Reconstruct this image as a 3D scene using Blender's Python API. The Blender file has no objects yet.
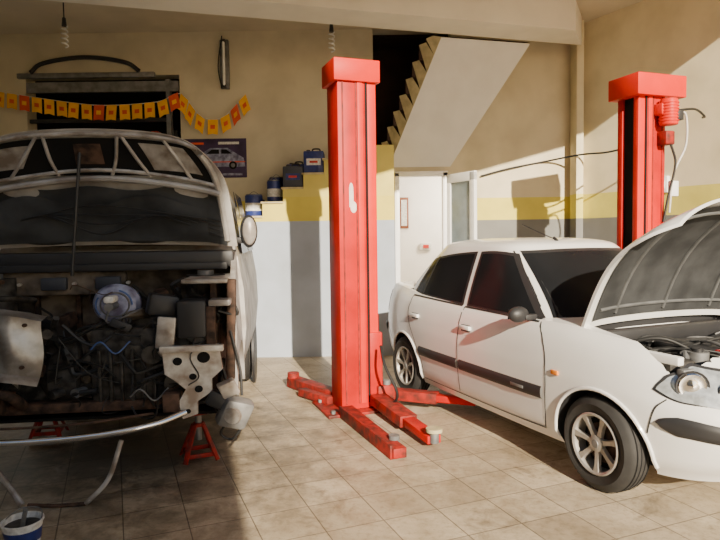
import bpy, bmesh, math, random
from mathutils import Vector, Matrix, Euler
random.seed(7)
C=bpy.context.scene.collection
# ------------------------------------------------------------------ materials
def new_mat(name):
    m=bpy.data.materials.new(name); m.use_nodes=True
    nt=m.node_tree; return m,nt,nt.nodes['Principled BSDF']
def mat(name,col,rough=0.5,metal=0.0,var=0.12,scale=6,coat=0.0,dirt=None,dirt_amt=0.5,bump=0.0,spec=0.5):
    m,nt,p=new_mat(name)
    p.inputs['Roughness'].default_value=rough; p.inputs['Metallic'].default_value=metal
    p.inputs['Coat Weight'].default_value=coat; p.inputs['Specular IOR Level'].default_value=spec
    tc=nt.nodes.new('ShaderNodeTexCoord')
    n=nt.nodes.new('ShaderNodeTexNoise'); n.inputs['Scale'].default_value=scale; n.inputs['Detail'].default_value=6
    nt.links.new(tc.outputs['Object'],n.inputs['Vector'])
    r=nt.nodes.new('ShaderNodeValToRGB')
    r.color_ramp.elements[0].position=0.36; r.color_ramp.elements[1].position=0.64
    a=[max(0,c*(1-var)) for c in col]; b=[min(1,c*(1+var)) for c in col]
    if dirt: a=[col[i]*(1-dirt_amt)+dirt[i]*dirt_amt for i in range(3)]
    r.color_ramp.elements[0].color=(*a,1); r.color_ramp.elements[1].color=(*b,1)
    nt.links.new(n.outputs['Fac'],r.inputs['Fac']); nt.links.new(r.outputs['Color'],p.inputs['Base Color'])
    if bump:
        bp=nt.nodes.new('ShaderNodeBump'); bp.inputs['Strength'].default_value=bump; bp.inputs['Distance'].default_value=0.01
        nt.links.new(n.outputs['Fac'],bp.inputs['Height']); nt.links.new(bp.outputs['Normal'],p.inputs['Normal'])
    return m
M={}
M['white']=mat('car_white',(0.76,0.76,0.75),0.25,0,0.03,2,coat=0.4)
M['black']=mat('black_plastic',(0.022,0.022,0.024),0.5)
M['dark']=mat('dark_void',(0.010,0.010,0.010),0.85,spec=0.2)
M['glass']=mat('window_glass',(0.012,0.013,0.015),0.16,0,0.1,3,spec=0.05)
M['seam']=mat('seam',(0.03,0.03,0.03),0.7)
M['rubber']=mat('rubber',(0.025,0.024,0.023),0.75,0,0.2,12)
M['alloy']=mat('alloy',(0.42,0.40,0.37),0.4,0.5,0.15,14)
M['chrome']=mat('chrome',(0.85,0.85,0.85),0.12,1.0,0.03)
M['lens']=mat('lamp_lens',(0.42,0.45,0.47),0.08,0.3,0.25,20,coat=1)
M['orange']=mat('orange_lens',(0.9,0.28,0.03),0.2)
M['redlens']=mat('red_lens',(0.5,0.01,0.01),0.2)
M['grey']=mat('grey_metal',(0.20,0.20,0.20),0.5,0.4,0.25,10)
M['liner']=mat('hood_liner',(0.044,0.046,0.048),0.85,0,0.28,5,bump=0.3,spec=0.15)
M['linerrib']=mat('hood_inner_frame',(0.085,0.088,0.09),0.7,0,0.2,9)
M['red']=mat('lift_red',(0.50,0.006,0.003),0.45,0,0.10,3,dirt=(0.27,0.005,0.003),dirt_amt=0.6,spec=0.2)
M['redcap']=mat('lift_red_cap',(0.66,0.015,0.004),0.45,0,0.1,3,spec=0.2)
M['redworn']=mat('lift_red_worn',(0.28,0.013,0.008),0.55,0,0.2,14,dirt=(0.06,0.025,0.02),dirt_amt=0.85,spec=0.25)
M['scuff']=mat('white_scuff',(0.75,0.62,0.58),0.8)
M['silver']=mat('van_silver',(0.44,0.43,0.415),0.4,0.2,0.1,5,dirt=(0.17,0.13,0.10),dirt_amt=0.7)
M['bare']=mat('bare_metal',(0.50,0.48,0.45),0.4,0.4,0.15,9,dirt=(0.17,0.12,0.08),dirt_amt=0.75)
M['plate']=mat('radiator_support_metal',(0.62,0.60,0.55),0.45,0.2,0.12,11,dirt=(0.24,0.15,0.09),dirt_amt=0.75)
M['foil']=mat('foil_shield',(0.50,0.49,0.47),0.42,0.55,0.12,7,dirt=(0.16,0.13,0.10),dirt_amt=0.7,bump=0.8)
M['fire']=mat('firewall_grime',(0.17,0.14,0.11),0.8,0.1,0.3,7,dirt=(0.04,0.032,0.025),dirt_amt=0.9,spec=0.3)
M['rust']=mat('rusty_steel',(0.10,0.058,0.04),0.8,0.2,0.3,15,dirt=(0.022,0.017,0.014),dirt_amt=0.9,spec=0.3)
M['engine']=mat('engine_cast',(0.065,0.06,0.055),0.6,0.4,0.4,14,dirt=(0.010,0.009,0.008),dirt_amt=0.9)
M['hose']=mat('hose',(0.014,0.014,0.014),0.5)
M['blue']=mat('wire_blue',(0.05,0.10,0.28),0.5)
M['navy']=mat('oil_can_blue',(0.02,0.035,0.17),0.4,0,0.2,20)
M['label']=mat('label_white',(0.65,0.65,0.62),0.5,0,0.2,40)
M['labelred']=mat('label_red',(0.5,0.03,0.02),0.5)
M['yellow']=mat('flag_yellow',(0.88,0.44,0.02),0.7,0,0.1)
M['forange']=mat('flag_orange',(0.68,0.08,0.02),0.7,0,0.1)
M['concrete']=mat('concrete_step',(0.50,0.43,0.25),0.85,0,0.2,8)
M['brown']=mat('brown_stairwell_shade',(0.05,0.024,0.018),0.8)  # dark brown of the treads; on the stairwell walls it paints the shade
M['soffit']=mat('plaster_white',(0.74,0.73,0.71),0.85,0,0.04,3)
M['roomw']=mat('back_room_plaster',(0.84,0.82,0.78),0.85,0,0.03,3)
M['pvc']=mat('door_white',(0.82,0.82,0.82),0.35,0,0.03)
M['frost']=mat('door_glass',(0.20,0.25,0.27),0.15)
M['poster']=mat('poster_purple',(0.04,0.02,0.07),0.4,0,0.3,5)
M['postl']=mat('poster_light',(0.22,0.24,0.34),0.4,0,0.5,14,dirt=(0.05,0.03,0.08),dirt_amt=0.7)
M['cable']=mat('cable_white',(0.6,0.58,0.55),0.5)
M['bulb']=mat('bulb_glass',(0.8,0.8,0.78),0.2)
M['wood']=mat('picture_frame_wood',(0.22,0.07,0.03),0.5)
M['batt']=mat('olive_box',(0.04,0.045,0.06),0.5)

def wall_mat(name,up,yel,low,z1,z2):
    m,nt,p=new_mat(name); p.inputs['Roughness'].default_value=0.85
    N=nt.nodes; L=nt.links
    g=N.new('ShaderNodeNewGeometry'); s=N.new('ShaderNodeSeparateXYZ'); L.new(g.outputs['Position'],s.inputs[0])
    nz=N.new('ShaderNodeTexNoise'); nz.inputs['Scale'].default_value=2.2; nz.inputs['Detail'].default_value=8
    L.new(g.outputs['Position'],nz.inputs['Vector'])
    def gt(v):
        c=N.new('ShaderNodeMath'); c.operation='GREATER_THAN'; L.new(s.outputs['Z'],c.inputs[0]); c.inputs[1].default_value=v; return c
    a=gt(z1); b=gt(z2)
    m1=N.new('ShaderNodeMix'); m1.data_type='RGBA'; m1.inputs[6].default_value=(*low,1); m1.inputs[7].default_value=(*yel,1); L.new(a.outputs[0],m1.inputs[0])
    m2=N.new('ShaderNodeMix'); m2.data_type='RGBA'; m2.inputs[7].default_value=(*up,1); L.new(m1.outputs[2],m2.inputs[6]); L.new(b.outputs[0],m2.inputs[0])
    r=N.new('ShaderNodeValToRGB'); r.color_ramp.elements[0].position=0.3; r.color_ramp.elements[0].color=(0.78,0.77,0.74,1)
    r.color_ramp.elements[1].position=0.6; r.color_ramp.elements[1].color=(1,1,1,1); L.new(nz.outputs['Fac'],r.inputs[0])
    m3=N.new('ShaderNodeMix'); m3.data_type='RGBA'; m3.blend_type='MULTIPLY'; m3.inputs[0].default_value=0.8
    L.new(m2.outputs[2],m3.inputs[6]); L.new(r.outputs[0],m3.inputs[7]); L.new(m3.outputs[2],p.inputs['Base Color'])
    bp=N.new('ShaderNodeBump'); bp.inputs['Strength'].default_value=0.15; L.new(nz.outputs['Fac'],bp.inputs['Height']); L.new(bp.outputs['Normal'],p.inputs['Normal'])
    return m
M['wallb']=wall_mat('wall_back_paint',(0.66,0.59,0.43),(0.72,0.60,0.12),(0.42,0.47,0.55),1.75,2.06)
M['walls']=wall_mat('stair_side_paint',(0.72,0.61,0.17),(0.72,0.60,0.12),(0.40,0.45,0.53),1.75,2.06)
M['wallr']=wall_mat('wall_right_paint',(0.78,0.70,0.49),(0.72,0.65,0.15),(0.20,0.20,0.19),1.75,2.08)
M['wallbr']=wall_mat('wall_back_right_paint',(0.70,0.62,0.44),(0.72,0.62,0.12),(0.20,0.20,0.19),1.75,2.06)
M['beam']=mat('beam_paint',(0.78,0.74,0.66),0.85,0,0.05,2)
M['ceil']=mat('ceiling_paint',(0.60,0.54,0.42),0.9,0,0.06,2)

def floor_mat():
    m,nt,p=new_mat('floor_tiles'); N=nt.nodes; L=nt.links
    g=N.new('ShaderNodeNewGeometry'); mp=N.new('ShaderNodeMapping'); mp.inputs['Rotation'].default_value=(0,0,math.radians(-22))
    L.new(g.outputs['Position'],mp.inputs['Vector'])
    b=N.new('ShaderNodeTexBrick'); b.offset=0.0; b.squash=1.0
    b.inputs['Scale'].default_value=1; b.inputs['Brick Width'].default_value=0.33; b.inputs['Row Height'].default_value=0.33
    b.inputs['Mortar Size'].default_value=0.0045; b.inputs['Mortar Smooth'].default_value=0.6; b.inputs['Bias'].default_value=0
    b.inputs['Color1'].default_value=(0.60,0.51,0.37,1); b.inputs['Color2'].default_value=(0.48,0.40,0.285,1); b.inputs['Mortar'].default_value=(0.22,0.175,0.12,1)
    L.new(mp.outputs[0],b.inputs['Vector'])
    def noise(sc,lo,hi,c0,c1,det=8,dist=0):
        n=N.new('ShaderNodeTexNoise'); n.inputs['Scale'].default_value=sc; n.inputs['Detail'].default_value=det; n.inputs['Roughness'].default_value=0.7; n.inputs['Distortion'].default_value=dist
        L.new(g.outputs['Position'],n.inputs['Vector'])
        r=N.new('ShaderNodeValToRGB'); r.color_ramp.elements[0].position=lo; r.color_ramp.elements[1].position=hi
        r.color_ramp.elements[0].color=(*c0,1); r.color_ramp.elements[1].color=(*c1,1); L.new(n.outputs['Fac'],r.inputs[0]); return n,r
    n1,r1=noise(0.9,0.40,0.60,(0.60,0.56,0.50),(1,1,1),8,0.6)
    n2,r2=noise(5,0.36,0.58,(0.70,0.67,0.62),(1.0,1.0,1.0),10,0.4)
    n3,r3=noise(26,0.35,0.5,(0.70,0.67,0.62),(1.0,1.0,1.0))
    n4,r4=noise(2.4,0.28,0.42,(0.36,0.32,0.27),(1.0,1.0,1.0),6,1.2)
    prev=b.outputs['Color']
    for r,f in ((r1,0.7),(r2,0.8),(r3,0.7),(r4,0.7)):
        x=N.new('ShaderNodeMix'); x.data_type='RGBA'; x.blend_type='MULTIPLY'; x.inputs[0].default_value=f
        L.new(prev,x.inputs[6]); L.new(r.outputs[0],x.inputs[7]); prev=x.outputs[2]
    # floor colour scaled darker around the van, with a noise-broken edge
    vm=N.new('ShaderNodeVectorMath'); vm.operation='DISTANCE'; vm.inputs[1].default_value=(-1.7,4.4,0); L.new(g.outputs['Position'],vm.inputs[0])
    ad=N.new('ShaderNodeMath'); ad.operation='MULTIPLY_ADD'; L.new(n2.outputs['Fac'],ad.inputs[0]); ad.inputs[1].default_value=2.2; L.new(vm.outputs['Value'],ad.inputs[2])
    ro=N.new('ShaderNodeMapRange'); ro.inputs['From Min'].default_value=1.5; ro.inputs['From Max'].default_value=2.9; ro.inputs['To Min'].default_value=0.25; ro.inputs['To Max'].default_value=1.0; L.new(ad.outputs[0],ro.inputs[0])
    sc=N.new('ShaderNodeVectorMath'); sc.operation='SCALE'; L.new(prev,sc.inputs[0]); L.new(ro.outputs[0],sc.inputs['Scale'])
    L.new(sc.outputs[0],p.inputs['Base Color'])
    rr=N.new('ShaderNodeMapRange'); rr.inputs['To Min'].default_value=0.3; rr.inputs['To Max'].default_value=0.75; L.new(n2.outputs['Fac'],rr.inputs[0]); L.new(rr.outputs[0],p.inputs['Roughness'])
    bp=N.new('ShaderNodeBump'); bp.inputs['Strength'].default_value=0.4; bp.inputs['Distance'].default_value=0.004; bp.invert=True
    L.new(b.outputs['Fac'],bp.inputs['Height']); L.new(bp.outputs['Normal'],p.inputs['Normal'])
    return m
M['floor']=floor_mat()

# ------------------------------------------------------------------ builder
def cr(pts,n):
    pts=[Vector(p) for p in pts]
    if len(pts)<3: return [pts[0].lerp(pts[1],i/n) for i in range(n+1)]
    P=[2*pts[0]-pts[1]]+pts+[2*pts[-1]-pts[-2]]; out=[]
    for i in range(1,len(P)-2):
        for k in range(n):
            t=k/n; a,b,c,d=P[i-1],P[i],P[i+1],P[i+2]
            out.append(0.5*((2*b)+(c-a)*t+(2*a-5*b+4*c-d)*t*t+(3*b-a-3*c+d)*t**3))
    out.append(pts[-1]); return out
class B:
    def __init__(s): s.v=[]; s.f=[]; s.m=[]; s.mats=[]
    def mi(s,k):
        if k not in s.mats: s.mats.append(k)
        return s.mats.index(k)
    def add(s,vs,fs,m):
        o=len(s.v); s.v+= [tuple(v) for v in vs]; i=s.mi(m)
        for f in fs: s.f.append(tuple(o+a for a in f)); s.m.append(i)
    def box(s,c,size,m,rot=(0,0,0),bev=0.0,seg=2):
        bm=bmesh.new(); bmesh.ops.create_cube(bm,size=1)
        for v in bm.verts: v.co=Vector((v.co.x*size[0],v.co.y*size[1],v.co.z*size[2]))
        if bev: bmesh.ops.bevel(bm,geom=bm.edges[:],offset=bev,segments=seg,affect='EDGES',profile=0.5)
        R=Euler(rot).to_matrix(); bm.verts.index_update()
        s.add([R@v.co+Vector(c) for v in bm.verts],[[v.index for v in f.verts] for f in bm.faces],m); bm.free()
    def bar(s,p0,p1,w,h,m,bev=0.004):
        p0=Vector(p0);p1=Vector(p1);d=p1-p0; q=d.to_track_quat('X','Z').to_euler()
        s.box((p0+p1)/2,(d.length,w,h),m,q,bev)
    def ring_loft(s,rings,m,cap0=True,cap1=True,closed=True):
        n=len(rings[0]); vs=[p for r in rings for p in r]; fs=[]
        for i in range(len(rings)-1):
            for j in range(n if closed else n-1):
                k=(j+1)%n; fs.append((i*n+j,i*n+k,(i+1)*n+k,(i+1)*n+j))
        if cap0: fs.append(tuple(range(n-1,-1,-1)))
        if cap1: fs.append(tuple((len(rings)-1)*n+j for j in range(n)))
        s.add(vs,fs,m)
    def tube(s,pts,r,m,seg=8,n=6,r1=None):
        P=cr(pts,n) if n>1 else [Vector(p) for p in pts]; rings=[]; up=None
        for i,p in enumerate(P):
            t=(P[min(i+1,len(P)-1)]-P[max(i-1,0)])
            if t.length<1e-9: t=Vector((0,0,1))
            t.normalize()
            if up is None: up=t.orthogonal().normalized()
            up=(up-t*up.dot(t)); up=up.normalized() if up.length>1e-6 else t.orthogonal().normalized()
            w=t.cross(up); rr=r if r1 is None else r+(r1-r)*i/(len(P)-1)
            rings.append([p+(up*math.cos(2*math.pi*j/seg)+w*math.sin(2*math.pi*j/seg))*rr for j in range(seg)])
        s.ring_loft(rings,m)
    def cyl(s,p0,p1,r,m,seg=20,r1=None): s.tube([p0,p1],r,m,seg,1,r1)
    def lathe(s,prof,o,axis,m,seg=32,cap=False):
        a=Vector(axis).normalized(); u=a.orthogonal().normalized(); w=a.cross(u); o=Vector(o)
        rings=[[o+a*h+(u*math.cos(2*math.pi*j/seg)+w*math.sin(2*math.pi*j/seg))*max(r,1e-4) for j in range(seg)] for r,h in prof]
        s.ring_loft(rings,m,cap,cap)
    def grid(s,fn,nu,nv,m):
        vs=[fn(i/nu,j/nv) for i in range(nu+1) for j in range(nv+1)]
        s.add(vs,[(i*(nv+1)+j,(i+1)*(nv+1)+j,(i+1)*(nv+1)+j+1,i*(nv+1)+j+1) for i in range(nu) for j in range(nv)],m)
    def prism(s,poly,fn0,fn1,m):
        n=len(poly); vs=[fn0(*p) for p in poly]+[fn1(*p) for p in poly]
        fs=[tuple(range(n)),tuple(range(2*n-1,n-1,-1))]+[(i,i+n,(i+1)%n+n,(i+1)%n) for i in range(n)]
        s.add(vs,fs,m)
    def ball(s,c,r,m,seg=16):
        r=(r,r,r) if not hasattr(r,'__len__') else r
        rings=[[Vector((c[0]+r[0]*math.sin(t)*math.cos(a),c[1]+r[1]*math.sin(t)*math.sin(a),c[2]+r[2]*math.cos(t))) for a in [2*math.pi*j/seg for j in range(seg)]] for t in [math.pi*(0.02+0.96*i/10) for i in range(11)]]
        s.ring_loft(rings,m)
    def obj(s,name,parent=None,loc=(0,0,0),rot=(0,0,0),ang=35):
        me=bpy.data.meshes.new(name); me.from_pydata(s.v,[],s.f)
        for k in s.mats: me.materials.append(M[k])
        for i,p in enumerate(me.polygons): p.material_index=s.m[i]; p.use_smooth=True
        bm=bmesh.new(); bm.from_mesh(me); bmesh.ops.recalc_face_normals(bm,faces=bm.faces[:]); bm.to_mesh(me); bm.free()
        me.set_sharp_from_angle(angle=math.radians(ang)); me.update()
        o=bpy.data.objects.new(name,me); C.objects.link(o); o.location=loc; o.rotation_euler=rot
        if parent: o.parent=parent
        return o
def empty(name,loc=(0,0,0),rot=(0,0,0)):
    o=bpy.data.objects.new(name,None); C.objects.link(o); o.location=loc; o.rotation_euler=rot; o.empty_display_size=0.3; return o

# ------------------------------------------------------------------ room shell
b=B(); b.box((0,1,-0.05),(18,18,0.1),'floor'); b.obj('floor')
YB=8.6
b=B()
def wseg(x0,x1,z0,z1,d=0.25,m='wallb'): b.box(((x0+x1)/2,YB+d/2,(z0+z1)/2),(x1-x0,d,z1-z0),m)
NX0,NX1,NZ0,NZ1=-4.6,-2.47,2.3,3.82
DX0,DX1,DZ=0.53,1.20,2.42
SX0,SX1,SZ0,SZ1=0.22,1.3,2.76,4.38
wseg(-7,NX0,0,4.4); wseg(NX0,NX1,0,NZ0); wseg(NX0,NX1,NZ1,4.4); wseg(NX1,SX0,0,4.4)
wseg(SX0,DX0,0,SZ0); wseg(DX0,DX1,DZ,SZ0); wseg(DX1,SX1,0,SZ0,m='wallbr'); wseg(SX1,3.3,0,4.4,m='wallbr')
wb=b.obj('wall_back')
b=B()
d=Vector((0.5,-0.866,0)); n=Vector((0.866,0.5,0)); p0=Vector((3.02,8.6,0))-d*0.3
L=10.5
c=p0+d*L/2+n*0.15+Vector((0,0,2.6)); b.box(c,(L,0.3,5.2),'wallr',(0,0,math.atan2(-0.866,0.5)))
b.obj('wall_right')
b=B(); b.box((-7.1,3,2.2),(0.2,12,4.4),'wallb'); b.obj('wall_left')
b=B(); b.box((-4.2,-3.1,3.0),(10.5,0.2,6.0),'wallb'); b.obj('wall_neighbour_shade')  # unseen building wall behind the camera, height set to shade the van
b=B(); b.prism([(-7.2,1.6),(0.5,2.3),(6.6,6.8),(6.6,9.0),(-7.2,9.0)],lambda x,y:(x,y,4.4),lambda x,y:(x,y,4.6),'ceil'); b.obj('ceiling')  # unseen front edge cut on a slant to let sun onto the right wall
b=B(); bd=Vector((0.962,0.273,0)); bn=Vector((-0.273,0.962,0)); e0=Vector((-2.68,6.62,0))
F0=e0-bd*4.4; F1=e0+bd*5.88; G0=F0-bn*0.5; G1=Vector((2.68,7.62,0))
b.prism([(F0.x,F0.y),(F1.x,F1.y),(G1.x,G1.y),(G0.x,G0.y)],lambda x,y:(x,y,4.03),lambda x,y:(x,y,4.398),'beam'); b.obj('beam')
b=B(); b.box((3.0,8.46,2.2),(0.10,0.26,4.4),'wallr',(0,0,0),0.01); b.obj('pillar')
# niche / alcove
b=B()
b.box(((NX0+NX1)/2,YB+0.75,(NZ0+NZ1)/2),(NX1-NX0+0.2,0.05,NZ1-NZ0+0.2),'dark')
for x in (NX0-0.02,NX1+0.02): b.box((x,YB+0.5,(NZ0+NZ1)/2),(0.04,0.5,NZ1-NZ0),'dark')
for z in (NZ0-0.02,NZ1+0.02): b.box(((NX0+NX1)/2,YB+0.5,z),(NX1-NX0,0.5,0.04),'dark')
b.box((-3.75,YB-0.02,NZ1+0.0),(1.9,0.06,0.07),'grey',bev=0.01)
b.box((-3.53,YB-0.01,3.66),(2.1,0.05,0.14),'grey'); b.box((-3.6,YB-0.02,3.2),(1.9,0.05,0.05),'black'); b.box((-3.6,YB+0.3,2.78),(2.0,0.5,0.03),'grey')
b.tube([(-4.5,YB-0.06,3.86),(-4.3,YB-0.08,3.98),(-3.75,YB-0.08,4.05),(-3.2,YB-0.08,3.98),(-3.0,YB-0.06,3.86)],0.03,'black')
for i in range(14):
    x=-4.45+i*0.14; h=random.uniform(0.1,0.3); b.box((x,YB+0.3,2.80+h/2),(0.1,0.15,h),random.choice(['black','navy','grey','rust','labelred']),bev=0.008)
b.box((-2.62,YB+0.0,3.3),(0.06,0.1,0.9),'grey')
b.obj('wall_alcove_shelf')
# stairs (lower flight)
b=B(); x0=-3.885; run=0.265; rise=0.18; SY0=7.82
poly=[(x0,0)]
for i in range(14):
    poly+= [(x0+i*run,(i+1)*rise),(x0+(i+1)*run,(i+1)*rise)]
xe=x0+14*run
poly+= [(xe,2.70),(0.45,2.70),(0.45,0)]
b.prism(poly,lambda x,z:(x,SY0,z),lambda x,z:(x,8.598,z),'walls')
for i in range(14): b.box((x0+(i+0.5)*run-0.01,8.2,(i+1)*rise+0.012),(run+0.02,0.8,0.025),'concrete',bev=0.004)
b.obj('staircase')
b=B()
A0=Vector((0.42,8.59,2.50)); A1=Vector((1.28,8.59,2.50)); T0=Vector((1.05,7.72,4.0)); T1=Vector((2.24,8.03,4.0))
def q(a,b_,c_,d_,m): b.add([a,b_,c_,d_],[(0,1,2,3)],m)
q(A0,A1,T1,T0,'soffit')
N=8
top=[]
for i in range(N):
    pa=A0.lerp(T0,i/N); pb=A0.lerp(T0,(i+1)/N); zz=min(pb.z+0.16,4.02)
    top+= [Vector((pa.x-0.10,pa.y,zz)),Vector((pb.x-0.10,pb.y,zz))]
for i in range(N):
    pa=A0.lerp(T0,i/N); pb=A0.lerp(T0,(i+1)/N); a,c2=top[2*i],top[2*i+1]
    q(pa,pb,c2,a,'concrete')
    ra=A1.lerp(T1,i/N); rb=A1.lerp(T1,(i+1)/N); z=a.z
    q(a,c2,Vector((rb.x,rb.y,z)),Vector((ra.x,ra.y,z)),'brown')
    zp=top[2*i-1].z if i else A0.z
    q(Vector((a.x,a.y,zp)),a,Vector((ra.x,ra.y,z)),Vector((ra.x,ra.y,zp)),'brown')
    q(ra,rb,Vector((rb.x,rb.y,z)),Vector((ra.x,ra.y,z)),'concrete')
b.obj('staircase')
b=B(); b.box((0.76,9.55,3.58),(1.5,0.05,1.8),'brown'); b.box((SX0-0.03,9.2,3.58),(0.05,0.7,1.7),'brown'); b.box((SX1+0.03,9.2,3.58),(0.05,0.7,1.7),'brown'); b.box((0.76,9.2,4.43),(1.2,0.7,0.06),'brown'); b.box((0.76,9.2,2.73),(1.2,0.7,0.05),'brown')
b.obj('wall_stairwell')
# back room & door
b=B()
b.box((1.2,11.0,1.3),(3.0,0.1,2.6),'roomw'); b.box((-0.1,9.9,1.3),(0.1,2.1,2.6),'roomw'); b.box((2.6,9.9,1.3),(0.1,2.1,2.6),'roomw'); b.box((1.2,9.9,2.63),(2.8,2.2,0.06),'roomw')
b.obj('wall_back_room')
b=B(); b.box((1.0,10.0,-0.03),(3,2.6,0.05),'floor'); b.obj('floor_back_room')
l=bpy.data.lights.new('back_room_fill','POINT'); l.energy=140; l.color=(1,0.88,0.74); l.shadow_soft_size=0.15  # fill light without a fixture, added to brighten the room behind the door
lo=bpy.data.objects.new('back_room_fill',l); lo.location=(1.9,9.9,2.3); C.objects.link(lo)
door=empty('door_1')
b=B()
for x in (DX0,DX1): b.box((x,YB-0.02,DZ/2),(0.07,0.14,DZ),'pvc',bev=0.008)
b.box(((DX0+DX1)/2,YB-0.02,DZ-0.02),(DX1-DX0+0.07,0.14,0.07),'pvc',bev=0.008); b.obj('door_frame',door)
b=B(); W=0.62
for zc,h in ((0.06,0.12),(1.02,0.1),(DZ-0.12,0.12)): b.box((W/2,0,zc),(W,0.05,h),'pvc',bev=0.005)
for x in (0.05,W-0.05): b.box((x,0,DZ/2-0.03),(0.1,0.05,DZ-0.08),'pvc',bev=0.005)
b.box((W/2,0,1.65),(W-0.18,0.012,1.2),'frost'); b.box((W/2,0,0.55),(W-0.18,0.03,0.85),'pvc')
b.box((W-0.05,-0.05,1.05),(0.03,0.04,0.12),'chrome',bev=0.006)
b.obj('door_leaf',door,(DX1+0.03,YB-0.06,0.02),(0,0,math.radians(-62)))
b=B(); b.box((0.80,10.93,1.95),(0.16,0.03,0.55),'wood',bev=0.005); b.box((0.80,10.91,1.95),(0.10,0.01,0.46),'label'); b.obj('framed_picture')
b=B(); b.box((1.18,10.9,1.35),(0.20,0.06,0.12),'label',bev=0.01); b.box((1.18,10.86,1.35),(0.1,0.02,0.06),'labelred'); b.obj('soap_dispenser')

# ------------------------------------------------------------------ wall items
b=B(); pts=[(-5.1,8.5,3.63),(-4.92,8.47,3.59),(-3.96,8.45,3.43),(-3.42,8.45,3.38),(-2.73,8.45,3.42),(-2.43,8.48,3.53),(-2.15,8.48,3.22),(-1.86,8.48,3.20),(-1.57,8.5,3.48)]
P=cr(pts,8); b.tube(pts,0.006,'label',6,6)
dist=0; last=P[0]; nxt=0.05; k=0
for i in range(1,len(P)):
    seg=(P[i]-P[i-1]); Ls=seg.length
    while dist+Ls>nxt:
        t=(nxt-dist)/Ls; p=P[i-1]+seg*t; u=seg.normalized()*0.070; h=0.21
        dn=Vector((random.uniform(-.02,.02),-0.01,-h)); dn=dn+Vector((u.z*1.2,0,0)) if abs(u.z)>0.02 else dn
        kk='forange' if k%6==3 else 'yellow'
        y=Vector((0,-0.012,0))
        b.add([p-u+y,p+u+y,p+u+dn+y,p+dn*0.93+y,p-u+dn+y],[(0,1,2,3,4)],kk)
        b.add([p+u*a+dn*c+y*1.6 for a,c in ((-.45,.36),(.45,.36),(.45,.62),(-.45,.62))],[(0,1,2,3)],'forange' if kk=='yellow' else 'yellow')
        nxt+=0.172; k+=1
    dist+=Ls
b.obj('bunting')
b=B(); b.box((-2.01,8.585,2.66),(0.9,0.012,0.54),'poster')
def pp(lst,m,y=8.576): b.add([(x,y,z) for x,z in lst],[tuple(range(len(lst)))],m)
pp([(-2.42,2.54),(-2.38,2.66),(-2.2,2.72),(-2.06,2.80),(-1.82,2.80),(-1.68,2.71),(-1.60,2.66),(-1.58,2.54)],'postl')
pp([(-2.12,2.72),(-2.04,2.78),(-1.94,2.78),(-1.94,2.72)],'dark',8.574); pp([(-1.91,2.72),(-1.91,2.78),(-1.84,2.78),(-1.76,2.72)],'dark',8.574)
for x in (-2.26,-1.75): b.cyl((x,8.574,2.56),(x,8.570,2.56),0.055,'dark',16); b.cyl((x,8.572,2.56),(x,8.568,2.56),0.03,'grey',12)
pp([(-2.36,2.64),(-2.2,2.655),(-2.2,2.67),(-2.34,2.66)],'label',8.573); pp([(-2.42,2.60),(-1.58,2.60),(-1.58,2.615),(-2.42,2.615)],'forange',8.573)
pp([(-2.40,2.42),(-1.95,2.42),(-1.95,2.46),(-2.40,2.46)],'labelred'); pp([(-1.95,2.85),(-1.66,2.85),(-1.66,2.885),(-1.95,2.885)],'label'); pp([(-2.35,2.85),(-2.15,2.85),(-2.15,2.88),(-2.35,2.88)],'forange'); pp([(-1.9,2.42),(-1.62,2.42),(-1.62,2.45),(-1.9,2.45)],'postl')
b.obj('wall_poster')
b=B(); b.box((-1.82,8.54,3.93),(0.12,0.07,0.66),'grey',bev=0.01); b.cyl((-1.82,8.47,3.63),(-1.82,8.47,4.22),0.018,'bulb'); b.box((-1.82,8.48,3.62),(0.05,0.05,0.04),'black'); b.box((-1.82,8.48,4.23),(0.05,0.05,0.04),'black')
b.tube([(-1.86,8.5,3.6),(-1.9,8.48,3.9),(-1.84,8.48,4.3)],0.008,'hose'); b.obj('fluorescent_lamp')
def pendant(loc):
    b=B(); x,y,z=loc; b.cyl((x,y,4.4),(x,y,z+0.34),0.008,'hose'); b.cyl((x,y,z+0.24),(x,y,z+0.34),0.03,'black',r1=0.02)
    pts=[(x+0.035*math.cos(t*0.9),y+0.035*math.sin(t*0.9),z+0.24-0.24*t/30) for t in range(31)]
    b.tube(pts,0.01,'bulb',6,2); return b.obj('pendant_bulb')
pendant((-3.52,7.5,3.88)); pendant((-0.32,7.9,3.90))
def can(x,y,z,r,h,name):
    b=B(); b.lathe([(r*0.97,0),(r,0.01),(r,h-0.01),(r*0.97,h)],(x,y,z),(0,0,1),'navy',24,True)
    b.lathe([(r*1.005,h*0.25),(r*1.01,h*0.26),(r*1.01,h*0.62),(r*1.005,h*0.63)],(x,y,z),(0,0,1),'label',24)
    b.cyl((x,y,z+h),(x,y,z+h+0.015),r*0.9,'grey'); b.tube([(x-r*.7,y,z+h),(x,y,z+h+0.05),(x+r*.7,y,z+h)],0.004,'grey'); b.obj(name)
def jerry(x,y,z,w,h,m,name):
    b=B(); b.box((x,y,z+h/2),(w,0.3,h),m,bev=0.015); b.box((x,y-0.152,z+h*0.5),(w*0.7,0.006,h*0.3),'navy' if m=='batt' else 'label'); b.box((x,y-0.156,z+h*0.5),(w*0.4,0.006,h*0.1),'labelred')
    b.cyl((x-w*.3,y,z+h),(x-w*.3,y,z+h+0.03),0.025,'black'); b.tube([(x-w*.1,y,z+h),(x-w*.05,y,z+h+0.04),(x+w*.25,y,z+h+0.04),(x+w*.3,y,z+h)],0.01,'black'); b.obj(name)
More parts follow.
